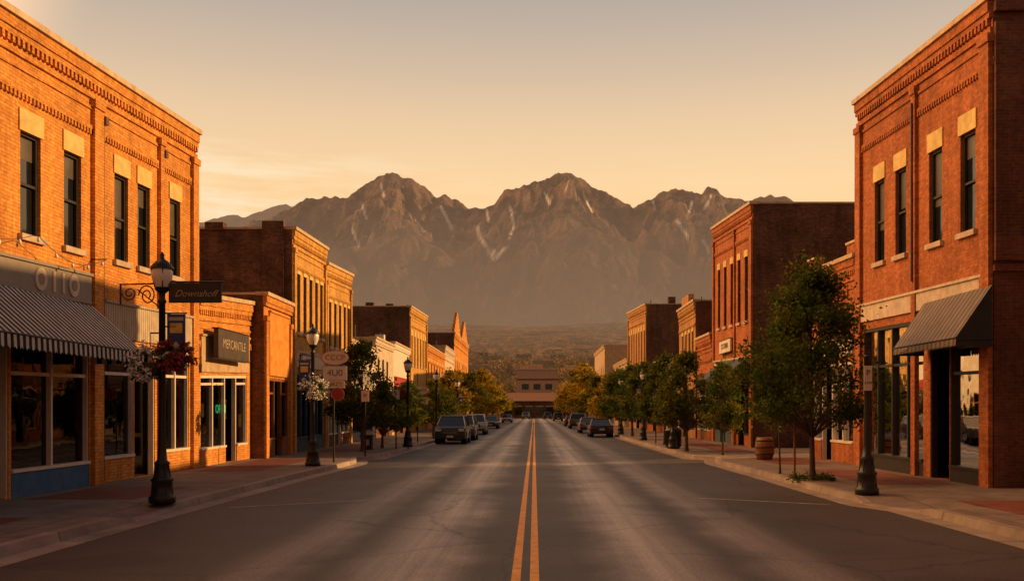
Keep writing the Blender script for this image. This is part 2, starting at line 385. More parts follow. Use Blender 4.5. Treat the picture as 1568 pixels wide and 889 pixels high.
# ------------------------------------------------------------ road, kerbs, sidewalks
def road():
    M=MB()
    ysr=list(np.arange(-30,262,4.))+[262]
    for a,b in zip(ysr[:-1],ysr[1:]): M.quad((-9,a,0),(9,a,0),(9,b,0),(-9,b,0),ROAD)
    M.obj('road')
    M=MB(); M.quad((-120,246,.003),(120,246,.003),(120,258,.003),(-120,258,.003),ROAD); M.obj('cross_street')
    M=MB()
    for x in(-.275,-.052):
        yy=-20.
        while yy<240:
            M.quad((x,yy,.006),(x+.112,yy,.006),(x+.112,yy+4,.006),(x,yy+4,.006),LINEY); yy+=4
    M.obj('double_yellow_line')
    M=MB()
    def ln(x0,y0,x1,y1,w=.08):
        M.quad((x0,y0,.006),(x1,y1,.006),(x1,y1+w*1.3,.006),(x0,y0+w*1.3,.006),LINEW)
    ln(-6.3,20.2,-3.75,21.8);ln(3.75,22.4,6.3,20.8)
    for k in range(6):
        ln(-6.2,44+k*7,-3.9,44.3+k*7);ln(3.9,46+k*7,6.2,45.7+k*7)
    M.obj('parking_line_markings')
road()
def kx(s,y):
    if s<0: b=np.interp(y,[0,18,30,36,37,39.5,40.5,60,250],[7.35,7.25,7.0,6.75,6.75,7.15,6.6,6.35,6.3])
    else: b=np.interp(y,[0,19.6,20.6,30,36,37,39.5,40.5,60,250],[7.6,7.5,7.05,7.0,6.9,6.9,7.3,6.6,6.4,6.3])
    return b
def kz(s,y):
    c=18.6 if s<0 else 20.2
    return float(np.interp(abs(y-c),[0,.8,1.5],[.03,.03,.15]))
for s in(-1,1):
    M=MB();K=MB()
    yy=list(np.arange(-30,62,.5))+list(np.arange(62,247,4.))
    for a,b in zip(yy[:-1],yy[1:]):
        xa,xb=kx(s,a),kx(s,b);za,zb=kz(s,a),kz(s,b)
        def q(d0,d1,z0a,z0b,z1a,z1b,mat,MM):
            P=[(s*(xa+d0),a,z0a),(s*(xb+d0),b,z0b),(s*(xb+d1),b,z1b),(s*(xa+d1),a,z1a)]
            if s>0:P=P[::-1]
            MM.quad(*P,mat)
        q(-.45,-.02,.005,.005,.005,.005,KERB,K)
        q(-.02,0.02,.005,.005,za,zb,KERB,K)
        q(.02,.2,za,zb,za,zb,KERB,K)
        q(.2,1.3,za-.003,zb-.003,.147,.147,WALK,M)
        P=[(s*(xa+1.3),a,.147),(s*(xb+1.3),b,.147),(s*45,b,.147),(s*45,a,.147)]
        if s>0:P=P[::-1]
        M.quad(*P,WALK)
    M.obj('sidewalk');K.obj('kerb')
    P=MB()
    def pav(x0,x1,y0,y1): P.quad((s*x0,y0,.152),(s*x1,y0,.152),(s*x1,y1,.152),(s*x0,y1,.152),PAV)
    if s<0: pav(8.7,10.9,12,16.9);pav(8.4,10.6,20.5,23.8);pav(8.5,10.4,30,38);pav(8.5,10,44,60)
    else: pav(8.7,12,12,20.2);pav(8.5,10.6,24.5,31);pav(8.5,10.4,34,39);pav(8.5,10,44,60)
    P.obj('brick_paving')
# ------------------------------------------------------------ buildings
def building(name,s,xf,y0,y1,H,k=0,yref=None,depth=18,wall=BR_L,side=None,wins=(),ww=.87,zs=(5.9,8.2),lint=.48,lintm=STONE,
             pils=(),shops=(),cornice=2,band=None,bandm=CREAM,parts=None,curt=True,capm=CAP,roofin=.6,clutter=True):
    yref=y0 if yref is None else yref; side=side or wall
    M=MB(); B=.15
    def X(p): return xf-s*p
    def fb(p0,p1,a,b,z0,z1,mat): M.box(X(p0),X(p1),a,b,z0,z1,mat)
    ops=[(c-ww/2,c+ww/2,zs[0],zs[1]) for c in wins]
    for sh in shops: ops.append((sh['y'][0],sh['y'][1],B,sh['head']))
    Ys=sorted({y0,y1}|{v for o in ops for v in o[:2]}); Zs=sorted({B-.1,H}|{v for o in ops for v in o[2:]})
    for a,b in zip(Ys[:-1],Ys[1:]):
        for c,d in zip(Zs[:-1],Zs[1:]):
            my,mz=(a+b)/2,(c+d)/2
            if any(o[0]<my<o[1] and o[2]<mz<o[3] for o in ops): continue
            M.quad((xf,a,c),(xf,b,c),(xf,b,d),(xf,a,d),wall)
    for o in ops:
        dp=.22
        M.quad((xf,o[0],o[2]),(X(-dp),o[0],o[2]),(X(-dp),o[0],o[3]),(xf,o[0],o[3]),wall)
        M.quad((xf,o[1],o[2]),(X(-dp),o[1],o[2]),(X(-dp),o[1],o[3]),(xf,o[1],o[3]),wall)
        M.quad((xf,o[0],o[3]),(xf,o[1],o[3]),(X(-dp),o[1],o[3]),(X(-dp),o[0],o[3]),wall)
        M.quad((xf,o[0],o[2]),(xf,o[1],o[2]),(X(-dp),o[1],o[2]),(X(-dp),o[0],o[2]),wall)
    for i,c in enumerate(wins):
        a,b=c-ww/2,c+ww/2;z0,z1=zs
        M.quad((X(-.16),a,z0),(X(-.16),b,z0),(X(-.16),b,z1),(X(-.16),a,z1),WINGL)
        if curt:
            zc=z1-(z1-z0)*random.choice([.25,.45,.6,.1])
            M.quad((X(-.155),a,zc),(X(-.155),b,zc),(X(-.155),b,z1),(X(-.155),a,z1),BLIND)
        fw=.06;fm=DARKM
        fb(-.15,-.08,a,a+fw,z0,z1,fm);fb(-.15,-.08,b-fw,b,z0,z1,fm);fb(-.15,-.079,a+fw,b-fw,z1-fw,z1,fm);fb(-.15,-.079,a+fw,b-fw,z0,z0+fw,fm)
        fb(-.15,-.09,a+fw,b-fw,(z0+z1)/2-.03,(z0+z1)/2+.03,fm)
        if lint: fb(-.01,.035,a-.08,b+.08,z1+.002,z1+lint,lintm)
        fb(-.05,.10,a-.1,b+.1,z0-.14,z0-.002,SILL)
    for sh in shops:
        a,b=sh['y'];hd=sh['head'];bk=sh.get('bulk',.6)+B;n=sh.get('n',3);fm=sh.get('frame',WHITE);bm=sh.get('bm',wall);fw=.08
        door=sh.get('door',None);tr=sh.get('trans',hd-.75)
        gl=sh.get('glass',GLASS)
        w=(b-a)/n
        for i in range(n):
            p,q=a+i*w,a+(i+1)*w
            if i==door:
                dp=.9
                M.quad((X(-dp),p,B),(X(-dp),q,B),(X(-dp),q,tr),(X(-dp),p,tr),gl)
                M.quad((X(-.2),p,B),(X(-dp),p,B),(X(-dp),p,hd),(X(-.2),p,hd),gl); M.quad((X(-.2),q,B),(X(-dp),q,B),(X(-dp),q,hd),(X(-.2),q,hd),gl)
                M.quad((X(-dp),p,tr),(X(-dp),q,tr),(X(-dp),q,hd),(X(-dp),p,hd),gl)
                mc=(p+q)/2;dm=sh.get('dm',WOOD)
                fb(-dp+.002,-dp+.06,mc-.5,mc-.4,B,tr,dm);fb(-dp+.002,-dp+.06,mc+.4,mc+.5,B,tr,dm);fb(-dp+.002,-dp+.058,mc-.4,mc+.4,B,B+.5,dm);fb(-dp+.002,-dp+.058,mc-.4,mc+.4,tr-.12,tr,dm);fb(-dp+.002,-dp+.058,mc-.4,mc+.4,B+1.05,B+1.17,dm)
            else:
                M.quad((X(-.14),p,bk),(X(-.14),q,bk),(X(-.14),q,hd),(X(-.14),p,hd),gl)
                fb(-.2,.012,p+.001,q-.001,B,bk,bm); fb(-.2,.05,p+.002,q-.002,bk,bk+.07,fm)
                fb(-.19,-.06,p,q,tr-.04,tr+.04,fm)
                if random.random()<.5 and sh.get('poster',True):
                    pc=random.uniform(p+.3,q-.3);pz=random.uniform(1.1,1.8)
                    fb(-.165,-.16,pc-.18,pc+.18,pz,pz+.45,POSTER)
            fb(-.18,-.03,p-(fw/2 if i else 0),p+fw/2,B+.01,hd,fm)
        fb(-.18,-.03,b-fw/2,b,B+.01,hd,fm); fb(-.19,-.02,a,b,hd-.1,hd,fm)
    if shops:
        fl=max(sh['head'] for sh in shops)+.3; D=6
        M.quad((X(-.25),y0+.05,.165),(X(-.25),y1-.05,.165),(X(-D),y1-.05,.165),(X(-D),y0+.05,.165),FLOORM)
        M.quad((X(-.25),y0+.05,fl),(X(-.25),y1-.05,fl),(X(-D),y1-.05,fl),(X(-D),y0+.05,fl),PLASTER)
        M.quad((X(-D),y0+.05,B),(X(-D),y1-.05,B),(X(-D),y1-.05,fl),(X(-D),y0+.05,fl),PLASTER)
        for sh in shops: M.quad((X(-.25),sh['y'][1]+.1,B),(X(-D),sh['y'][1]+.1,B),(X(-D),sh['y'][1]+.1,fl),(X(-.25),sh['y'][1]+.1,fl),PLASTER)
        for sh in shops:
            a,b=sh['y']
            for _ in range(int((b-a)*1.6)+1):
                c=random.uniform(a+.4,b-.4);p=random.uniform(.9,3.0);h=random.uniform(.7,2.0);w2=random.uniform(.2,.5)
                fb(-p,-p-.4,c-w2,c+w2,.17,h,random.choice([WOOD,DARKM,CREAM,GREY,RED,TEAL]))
    D=depth
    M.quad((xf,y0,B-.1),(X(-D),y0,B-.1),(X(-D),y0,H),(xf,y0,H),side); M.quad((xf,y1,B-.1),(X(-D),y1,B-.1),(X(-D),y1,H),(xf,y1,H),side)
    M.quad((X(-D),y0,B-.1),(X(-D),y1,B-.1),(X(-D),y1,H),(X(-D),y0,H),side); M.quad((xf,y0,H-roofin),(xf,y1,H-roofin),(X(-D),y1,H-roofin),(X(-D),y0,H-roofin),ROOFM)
    for (a,b) in((y0-.05,y0+.3),(y1-.3,y1+.05)): M.box(X(-.3),X(-D-.05),a,b,H,H+.09,capm)
    if clutter and y0>55:   # vents and chimneys on the roof
        for _ in range(2):
            c=random.uniform(y0+1,y1-2); p=random.uniform(1,5); h=random.uniform(.3,.9); fb(-p,-p-.7,c,c+.7,H-roofin,H+h,side)
        c=random.uniform(y0+1,y1-1); M.cyl((X(-1.5),c,H-.6),(X(-1.5),c,H+1.0),.06,.06,6,DARKM)
    if cornice>=1:
        fb(-.3,.2,y0-.06,y1+.06,H-.02,H+.12,capm)
        fb(-.02,.13,y0-.001,y1+.001,H-.28,H-.022,wall); fb(-.02,.09,y0-.001,y1+.001,H-.42,H-.281,wall)
    if cornice>=2:
        yy=y0+.1
        while yy<y1-.15: fb(-.02,.09,yy,yy+.1,H-.58,H-.42,wall); yy+=.2
        fb(-.02,.06,y0-.001,y1+.001,H-.78,H-.64,wall)
        fb(-.02,.04,y0-.001,y1+.001,H-1.05,H-.97,wall)
        fb(-.02,.05,y0-.001,y1+.001,H-1.55,H-1.45,wall)
        yy=y0+.1
        while yy<y1-.15: fb(-.02,.06,yy,yy+.08,H-1.68,H-1.55,wall); yy+=.16
    for c,w in pils: fb(-.02,.11,c-w/2,c+w/2,B,H-.8,wall); fb(-.02,.15,c-w/2-.05,c+w/2+.05,H-1.0,H-.801,wall)
    if band:
        for (a,b,z0,z1,mt) in band: fb(-.02,.07,a,b,z0,z1,mt); fb(-.02,.12,a-.01,b+.01,z1,z1+.07,mt)
    if parts: parts(M,fb,X)
    if k:
        M.v=[(x,y,.15+(z-.15)*(1+k*(y-yref))) if z>.2 else (x,y,z) for x,y,z in M.v]
    return M.obj(name)

def S(a,b,head=3.6,**k): d=dict(y=(a,b),head=head); d.update(k); return d
# --- left row
def b1parts(M,fb,X):
    for c in(24.9,28.95): M.cyl((X(.05),c,.2),(X(.05),c,9.2),.035,.035,8,PIPE); M.box(X(.0),X(.16),c-.09,c+.09,9.2,9.4,PIPE)
    for c in(57,108):
        y=1500*11/(818-c)
        M.cyl((X(.06),y,4.98),(X(.1),y,4.98),.26,.26,20,CREAM); M.cyl((X(.1),y,4.98),(X(.11),y,4.98),.13,.13,20,GREY)
    for u in(78,92):
        y=1500*11/(818-u); fb(.05,.09,y-.06,y+.06,4.75,5.22,CREAM)
bA=building('brick_building',-1,-11,9,31.85,10.5,.0059,24,depth=20,wall=BR_L,wins=(13.2,15.2,17.4,19.4,21.4,23.35,26.1,27.6,30.0),zs=(5.9,8.15),
  pils=((24.55,.5),(31.6,.5),(28.75,.3)),
  shops=(S(9.6,14.3,n=3,bm=BLUE,bulk=.55),S(14.5,20.5,n=4,door=3,bm=BLUE,bulk=.55),S(20.6,24.2,3.6,n=2,bm=BLUE,bulk=.55),S(24.95,26.9,3.7,n=1,bulk=.6),S(26.95,28.4,3.7,n=1,door=0,dm=CREAM),S(29,31.2,3.7,n=2,bulk=.6)),
  band=((9.2,24.2,4.62,5.3,GREY),(24.95,31.3,3.85,4.75,CORR)),parts=b1parts)
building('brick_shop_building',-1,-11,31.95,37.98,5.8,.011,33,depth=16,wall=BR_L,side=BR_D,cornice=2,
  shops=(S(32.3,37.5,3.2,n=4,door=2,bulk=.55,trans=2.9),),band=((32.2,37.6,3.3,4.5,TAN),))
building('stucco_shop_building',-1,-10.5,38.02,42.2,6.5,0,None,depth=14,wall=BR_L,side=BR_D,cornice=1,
  shops=(S(38.6,41.8,3.3,n=3,door=1,bulk=.7,frame=WOOD,bm=WOOD,trans=2.7),),band=((38.7,41.7,3.4,5.9,STUC),),pils=((38.25,.4),(42,.3)))
def b4p(M,fb,X):
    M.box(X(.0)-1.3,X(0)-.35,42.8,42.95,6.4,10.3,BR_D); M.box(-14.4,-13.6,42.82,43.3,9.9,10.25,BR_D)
building('brick_building',-1,-10.6,42.92,49.7,9.95,.003,43,depth=20,wall=BR_Y,side=BR_D,wins=(44.1,45.3,46.5,47.7,48.8),zs=(5.5,8.1),ww=.6,lint=.3,
  pils=((43.15,.35),(49.5,.3)),shops=(S(43.6,49.2,3.7,n=5,door=2,frame=TEAL,bm=TEAL),),band=((43.4,49.3,3.95,4.6,CREAM),),parts=b4p)
building('brick_building',-1,-10.6,49.74,56.6,9.45,.005,50,depth=20,wall=BR_Y,side=BR_D,wins=(50.9,52.2,53.5,54.8,55.9),zs=(5.3,7.6),ww=.6,lint=.3,
  pils=((49.95,.3),(56.4,.3)),shops=(S(50.2,56.2,3.5,n=5,door=2,frame=WHITE,bm=BR_B),),band=((50.1,56.3,3.8,4.4,TAN),))
building('white_shop_building',-1,-10.8,57.2,66,6.1,wall=WHITE,side=WHITE,cornice=1,shops=(S(57.8,65.4,3.3,n=5,door=2,frame=DARKM,bm=GREY),),band=((57.6,65.6,3.6,4.4,GREY),))
building('plaster_shop_building',-1,-10.8,66.04,75,6.9,wall=CREAM,side=CREAM,cornice=1,shops=(S(66.5,74.4,3.3,n=5,door=2,frame=WOOD,bm=WOOD),),wins=(68,70,72),zs=(4.4,5.6),lint=0)
building('white_shop_building',-1,-10.8,75.04,84.7,7.2,wall=WHITE,side=WHITE,cornice=1,shops=(S(75.5,84,3.3,n=5,door=2,frame=DARKM,bm=BR_B),),band=((75.5,84.2,3.7,4.6,RED),))
building('brick_building',-1,-10.8,84.8,98.2,11.0,.0025,wall=BR_Y,side=BR_D,wins=(86.5,88.7,90.9,93.1,95.3,97),zs=(6,8.6),ww=.8,shops=(S(85.4,97.6,3.8,n=6,door=2,frame=DARKM),),pils=((85.1,.5),(98,.4)),depth=22)
building('brick_shop_building',-1,-10.8,98.3,118,8.6,wall=BR_L,side=BR_D,wins=(100,103,106,109,112,115),zs=(5,6.9),shops=(S(99,117,3.8,n=7,door=3,frame=DARKM),))
building('white_shop_building',-1,-10.8,118.1,132,9.8,wall=CREAM,side=TAN,wins=(120,123,126,129),zs=(5,7),shops=(S(119,131,3.8,n=5,door=3,frame=DARKM),))
def gab(M,fb,X):
    for y0,y1 in((132.3,143),(146,158)):
        c=(y0+y1)/2
        for k in range(5):
            w=(y1-y0)/2*(1-k/5); fb(-.3,.03,c-w,c+w,12.6+k*.62,12.6+(k+1)*.62-.001,BR_L)
building('gabled_brick_building',-1,-10.8,132.1,160,12.5,wall=BR_L,side=BR_D,wins=(135,138,141,147,150,153,156),zs=(6,9),shops=(S(133,159,3.8,n=7,door=3,frame=DARKM),),parts=gab,depth=14,clutter=False)
building('stucco_shop_building',-1,-10.8,160.2,200,8,wall=TAN,side=TAN,wins=(165,170,175,180,185,190),zs=(5,6.8),shops=(S(161,198,3.8,n=9,door=3,frame=DARKM),))
# --- right row
def r1p(M,fb,X):
    M.cyl((X(.14),28.2,5.6),(X(.14),28.2,10.6),.035,.035,8,PIPE)
    M.box(11.02,11.75,23.38,23.52,5.6,11.3,BR_B)
    for z0,z1,p in((11.55,11.8,.16),(10.4,10.5,.08),(5.35,5.5,.1)): M.box(11.0,31,23.5-p,23.52,z0,z1,BR_B)
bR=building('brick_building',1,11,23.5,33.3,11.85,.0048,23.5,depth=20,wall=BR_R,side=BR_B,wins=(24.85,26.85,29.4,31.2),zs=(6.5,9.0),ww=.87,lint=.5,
  pils=((23.75,.5),(28.2,.3),(33.05,.5)),
  shops=(S(24.1,25.9,3.7,n=1,frame=DARKM,bm=DARKM,bulk=.35),S(25.95,27.2,3.7,n=1,door=0,frame=DARKM,dm=DARKM),S(27.7,32.7,4.5,n=4,frame=DARKM,bm=DARKM,bulk=.4,trans=3.3)),
  band=((23.9,33.0,4.75,5.25,CREAM),),parts=r1p)
def r2p(M,fb,X):
    for a,b in((33.35,34.3),(38.2,39.1)): fb(-.3,.05,a,b,7.3,7.75,BR_R); fb(-.32,.1,a-.03,b+.03,7.75,7.83,CAP)
    for j in range(11): fb(-.02,.06,34.3+j*.35,34.45+j*.35,5.9,6.4,BR_R)
building('brick_shop_building',1,11,33.35,39.1,7.25,.004,depth=14,wall=BR_R,side=BR_B,shops=(S(33.8,38.7,3.7,n=4,door=2,frame=WHITE,bulk=.7),),band=((33.7,38.8,3.9,4.5,CREAM),),parts=r2p,cornice=2)
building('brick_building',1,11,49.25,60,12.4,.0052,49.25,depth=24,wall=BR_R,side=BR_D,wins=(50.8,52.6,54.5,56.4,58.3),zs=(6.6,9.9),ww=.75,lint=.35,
  pils=((49.5,.5),(59.8,.4),(54.5-.95,.25)),shops=(S(49.9,54.2,3.9,n=3,door=1,frame=DARKM),S(54.8,59.4,3.9,n=3,door=1,frame=TEAL,bm=TEAL)),band=((49.8,59.6,4.1,4.7,CREAM),))
building('brick_shop_building',1,10.9,60.05,65.5,6.7,wall=BR_R,side=BR_B,shops=(S(60.5,65.1,3.5,n=4,door=2,frame=WHITE),),band=((60.4,65.2,3.7,4.3,BR_B),))
def r4p(M,fb,X): fb(-.3,.1,68,71,9.3,10.1,BR_YR)
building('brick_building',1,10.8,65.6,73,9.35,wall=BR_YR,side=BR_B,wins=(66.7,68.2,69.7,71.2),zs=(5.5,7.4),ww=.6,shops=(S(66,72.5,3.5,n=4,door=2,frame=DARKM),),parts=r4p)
building('plaster_shop_building',1,10.8,73.1,82,5.6,wall=CREAM,side=TAN,shops=(S(73.6,81.4,3.5,n=4,door=2,frame=DARKM),),cornice=1)
building('brick_shop_building',1,10.8,82.1,93.9,6.2,wall=BR_R,side=BR_B,shops=(S(82.6,93.4,3.5,n=5,door=2,frame=DARKM),))
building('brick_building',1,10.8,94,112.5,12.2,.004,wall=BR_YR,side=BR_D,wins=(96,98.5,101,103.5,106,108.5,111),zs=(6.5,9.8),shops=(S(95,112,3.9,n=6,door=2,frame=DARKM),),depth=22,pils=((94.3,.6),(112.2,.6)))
building('plaster_building',1,10.8,113,132,8,wall=TAN,side=TAN,wins=(116,120,124,128),zs=(5,6.8),shops=(S(114,131,3.9,n=6,door=2,frame=DARKM),),cornice=1)
building('plaster_building',1,10.8,150,175,12,wall=TAN,side=TAN,wins=(153,158,163,168),zs=(6,8.8),shops=(S(151,174,3.9,n=6,door=2,frame=DARKM),),cornice=1)
building('brick_building',1,11,-14,19.2,10.8,wall=BR_R,side=BR_B,wins=(2,5,8,11,14,17),zs=(6,8.4),shops=(S(1,18.5,3.7,n=8,door=3,frame=DARKM),),depth=14)  # unseen neighbour, added to keep the foreground in shade
building('brick_building',-1,-11,-14,8.9,9.5,wall=BR_L,side=BR_D,wins=(2,5,7),zs=(6,8.4),shops=(S(1,8.2,3.7,n=4,door=3,frame=DARKM),),depth=14)

M=MB(); WT=simple('warehouse_cladding',(.50,.33,.24),.9); WT2=simple('warehouse_trim',(.62,.46,.35),.9)
M.box(-5.2,7.0,285,300,0,14.0,WT); M.box(-5.5,7.3,284.7,300.3,14.0,14.4,WT2); M.box(-5.3,7.1,284.9,285.0,10.9,11.3,BR_B); M.box(-2,2.5,286,292,14.4,15.6,WT)
for i in range(3): M.box(-3.6+i*3.4,-1.6+i*3.4,284.93,284.99,8.2,9.8,WINGL)
M.obj('warehouse_building')
M=MB()
M.box(-9,9.5,262,276,0,4.6,BR_B)
vs=[(-9.8,261,4.6),(10.3,261,4.6),(10.3,277,4.6),(-9.8,277,4.6),(-7,266,6.9),(7.5,266,6.9),(7.5,272,6.9),(-7,272,6.9)]
M.add(vs,[(0,1,5,4),(1,2,6,5),(2,3,7,6),(3,0,4,7),(4,5,6,7),(0,3,2,1)],simple('brown_shingles',(.2,.10,.065),.9))
for i in range(6):
    M.box(-8+i*2.8,-6+i*2.8,261.93,261.99,.9,3.1,WINGL); M.box(-8.1+i*2.8,-5.9+i*2.8,261.9,261.97,3.1,3.3,CREAM)
M.obj('low_brick_building')
hs=[(-22,330,12,5),(24,320,14,5.5),(-40,360,12,5),(38,400,12,5),(-28,480,12,5),(60,470,14,5),(5,560,11,4),(40,620,12,4.5),(-30,700,12,5),(80,760,14,5),(-90,800,14,5),(20,820,12,5),(-10,950,14,5),(70,1000,14,5),(-60,1100,16,5)]
for i,(x,y,w,h) in enumerate(hs):
    M=MB(); z=float(gz(y))-.5+(1.0 if y>500 else 0); wm=random.choice([CREAM,TAN,WT2,BR_B])
    M.box(x-w/2,x+w/2,y,y+8,z-4,z+h,wm)
    M.add([(x-w/2-.5,y-.5,z+h),(x+w/2+.5,y-.5,z+h),(x+w/2+.5,y+8.5,z+h),(x-w/2-.5,y+8.5,z+h),(x-w/2-.5,y+4,z+h+2.6),(x+w/2+.5,y+4,z+h+2.6)],[(0,1,5,4),(2,3,4,5),(1,2,5),(3,0,4),(0,3,2,1)],ROOFM)
    for j in range(3): M.box(x-w/2+1+j*w/3.2,x-w/2+2+j*w/3.2,y-.05,y-.01,z+1.5,z+3,WINGL)
    M.obj('house')

# ------------------------------------------------------------ awnings and signs
def awning(name,s,xf,y0,y1,zt,zb,proj,mat,val=.28,sidem=None):
    M=MB(); X=lambda p: xf-s*p; sidem=sidem or mat
    n=int((y1-y0)/.12)
    M.quad((X(.09),y0,zt),(X(.09),y1,zt),(X(proj),y1,zb),(X(proj),y0,zb),mat)
    M.quad((X(.09),y0,zt-.03),(X(.09),y1,zt-.03),(X(proj-.02),y1,zb-.03),(X(proj-.02),y0,zb-.03),sidem)
    for i in range(n):
        a=y0+(y1-y0)*i/n;b=y0+(y1-y0)*(i+1)/n;c=(a+b)/2
        M.add([(X(proj),a,zb),(X(proj),b,zb),(X(proj+.01),b,zb-val+.05),(X(proj+.015),c,zb-val),(X(proj+.01),a,zb-val+.05)],[(0,1,2,3,4)],mat)
    for y in(y0,y1):
        M.add([(X(.09),y,zt),(X(proj),y,zb),(X(proj),y,zb-val),(X(.09),y,zb-val)],[(0,1,2,3)],sidem)
        M.cyl((X(.05),y,zb-.05),(X(proj),y,zb-.05),.02,.02,6,DARKM)
    M.cyl((X(proj),y0,zb-.01),(X(proj),y1,zb-.01),.022,.022,6,DARKM)
    return M.obj(name)
awning('striped_awning',-1,-11,13.5,24.2,4.58,3.45,1.35,AWST,.3,stripes('striped_canvas_side',(.02,.02,.022),(.62,.56,.50),.24,0))
a=awning('metal_awning',1,11,23.35,27.4,5.0,3.75,.95,AWGR,.22,AWDK); text(a,'BAKERY',(11-.97,26.6,3.64),.13,CREAM,'R')
awning('fabric_awning',1,11,49.6,58,4.8,3.8,1.3,AWDK,.25)
awning('fabric_awning',-1,-10.8,75.5,80,4.0,3.1,1.3,simple('red_canvas',(.25,.05,.03)),.25)
awning('fabric_awning',1,10.8,82.5,92,4.0,3.1,1.3,AWDK,.25)
def board(name,s,xf,y0,y1,z0,z1,mat,txt,tm,size,p=.1,th=.1):
    M=MB(); X=lambda q: xf-s*q
    M.box(X(p),X(p+th),y0,y1,z0,z1,mat); M.box(X(p-.06),X(p+th+.02),y0-.03,y1+.03,z1,z1+.04,DARKM); M.box(X(p-.06),X(p+th+.02),y0-.03,y1+.03,z0-.04,z0,DARKM)
    o=M.obj(name); text(o,txt,(X(p+th+.005),(y0+y1)/2,(z0+z1)/2),size,tm,'L' if s<0 else 'R'); return o
SGT=simple('faded_lettering',(.45,.34,.23))
board('shop_sign',-1,-11,32.7,36.2,3.8,4.75,simple('brown_sign_board',(.07,.05,.04)),'MERCANTILE',SGT,.44,.3,.16)
board('shop_sign',1,11,54.0,57.2,5.3,6.0,WHITE,'CLOTHIER',DARKM,.42)
board('shop_sign',-1,-10.6,44,46,3.98,4.5,WHITE,'CAFE',RED,.4,.12)
board('neon_sign',-1,-11.25,34.3,35.6,1.75,2.35,DARKM,'OPEN',BUL,.42,.0,.05)
M=MB(); prev=None
for i in range(41):
    t=i/40; y=14+t*10.3; z=5.75-.35*abs(math.sin(t*math.pi*3))
    p=(-10.6,y,z)
    if prev: M.cyl(prev,p,.008,.008,4,DARKM,False)
    if i%3==0: M.lathe(-10.6,y,[(.0,z-.13),(.035,z-.1),(.035,z-.05),(.015,z-.01)],8,LAMPG)
    prev=p
M.cyl((-11,14,5.75),(-10.6,14,5.75),.015,.015,5,DARKM);M.cyl((-11,24.3,5.75),(-10.6,24.3,5.75),.015,.015,5,DARKM)
M.obj('string_lights')

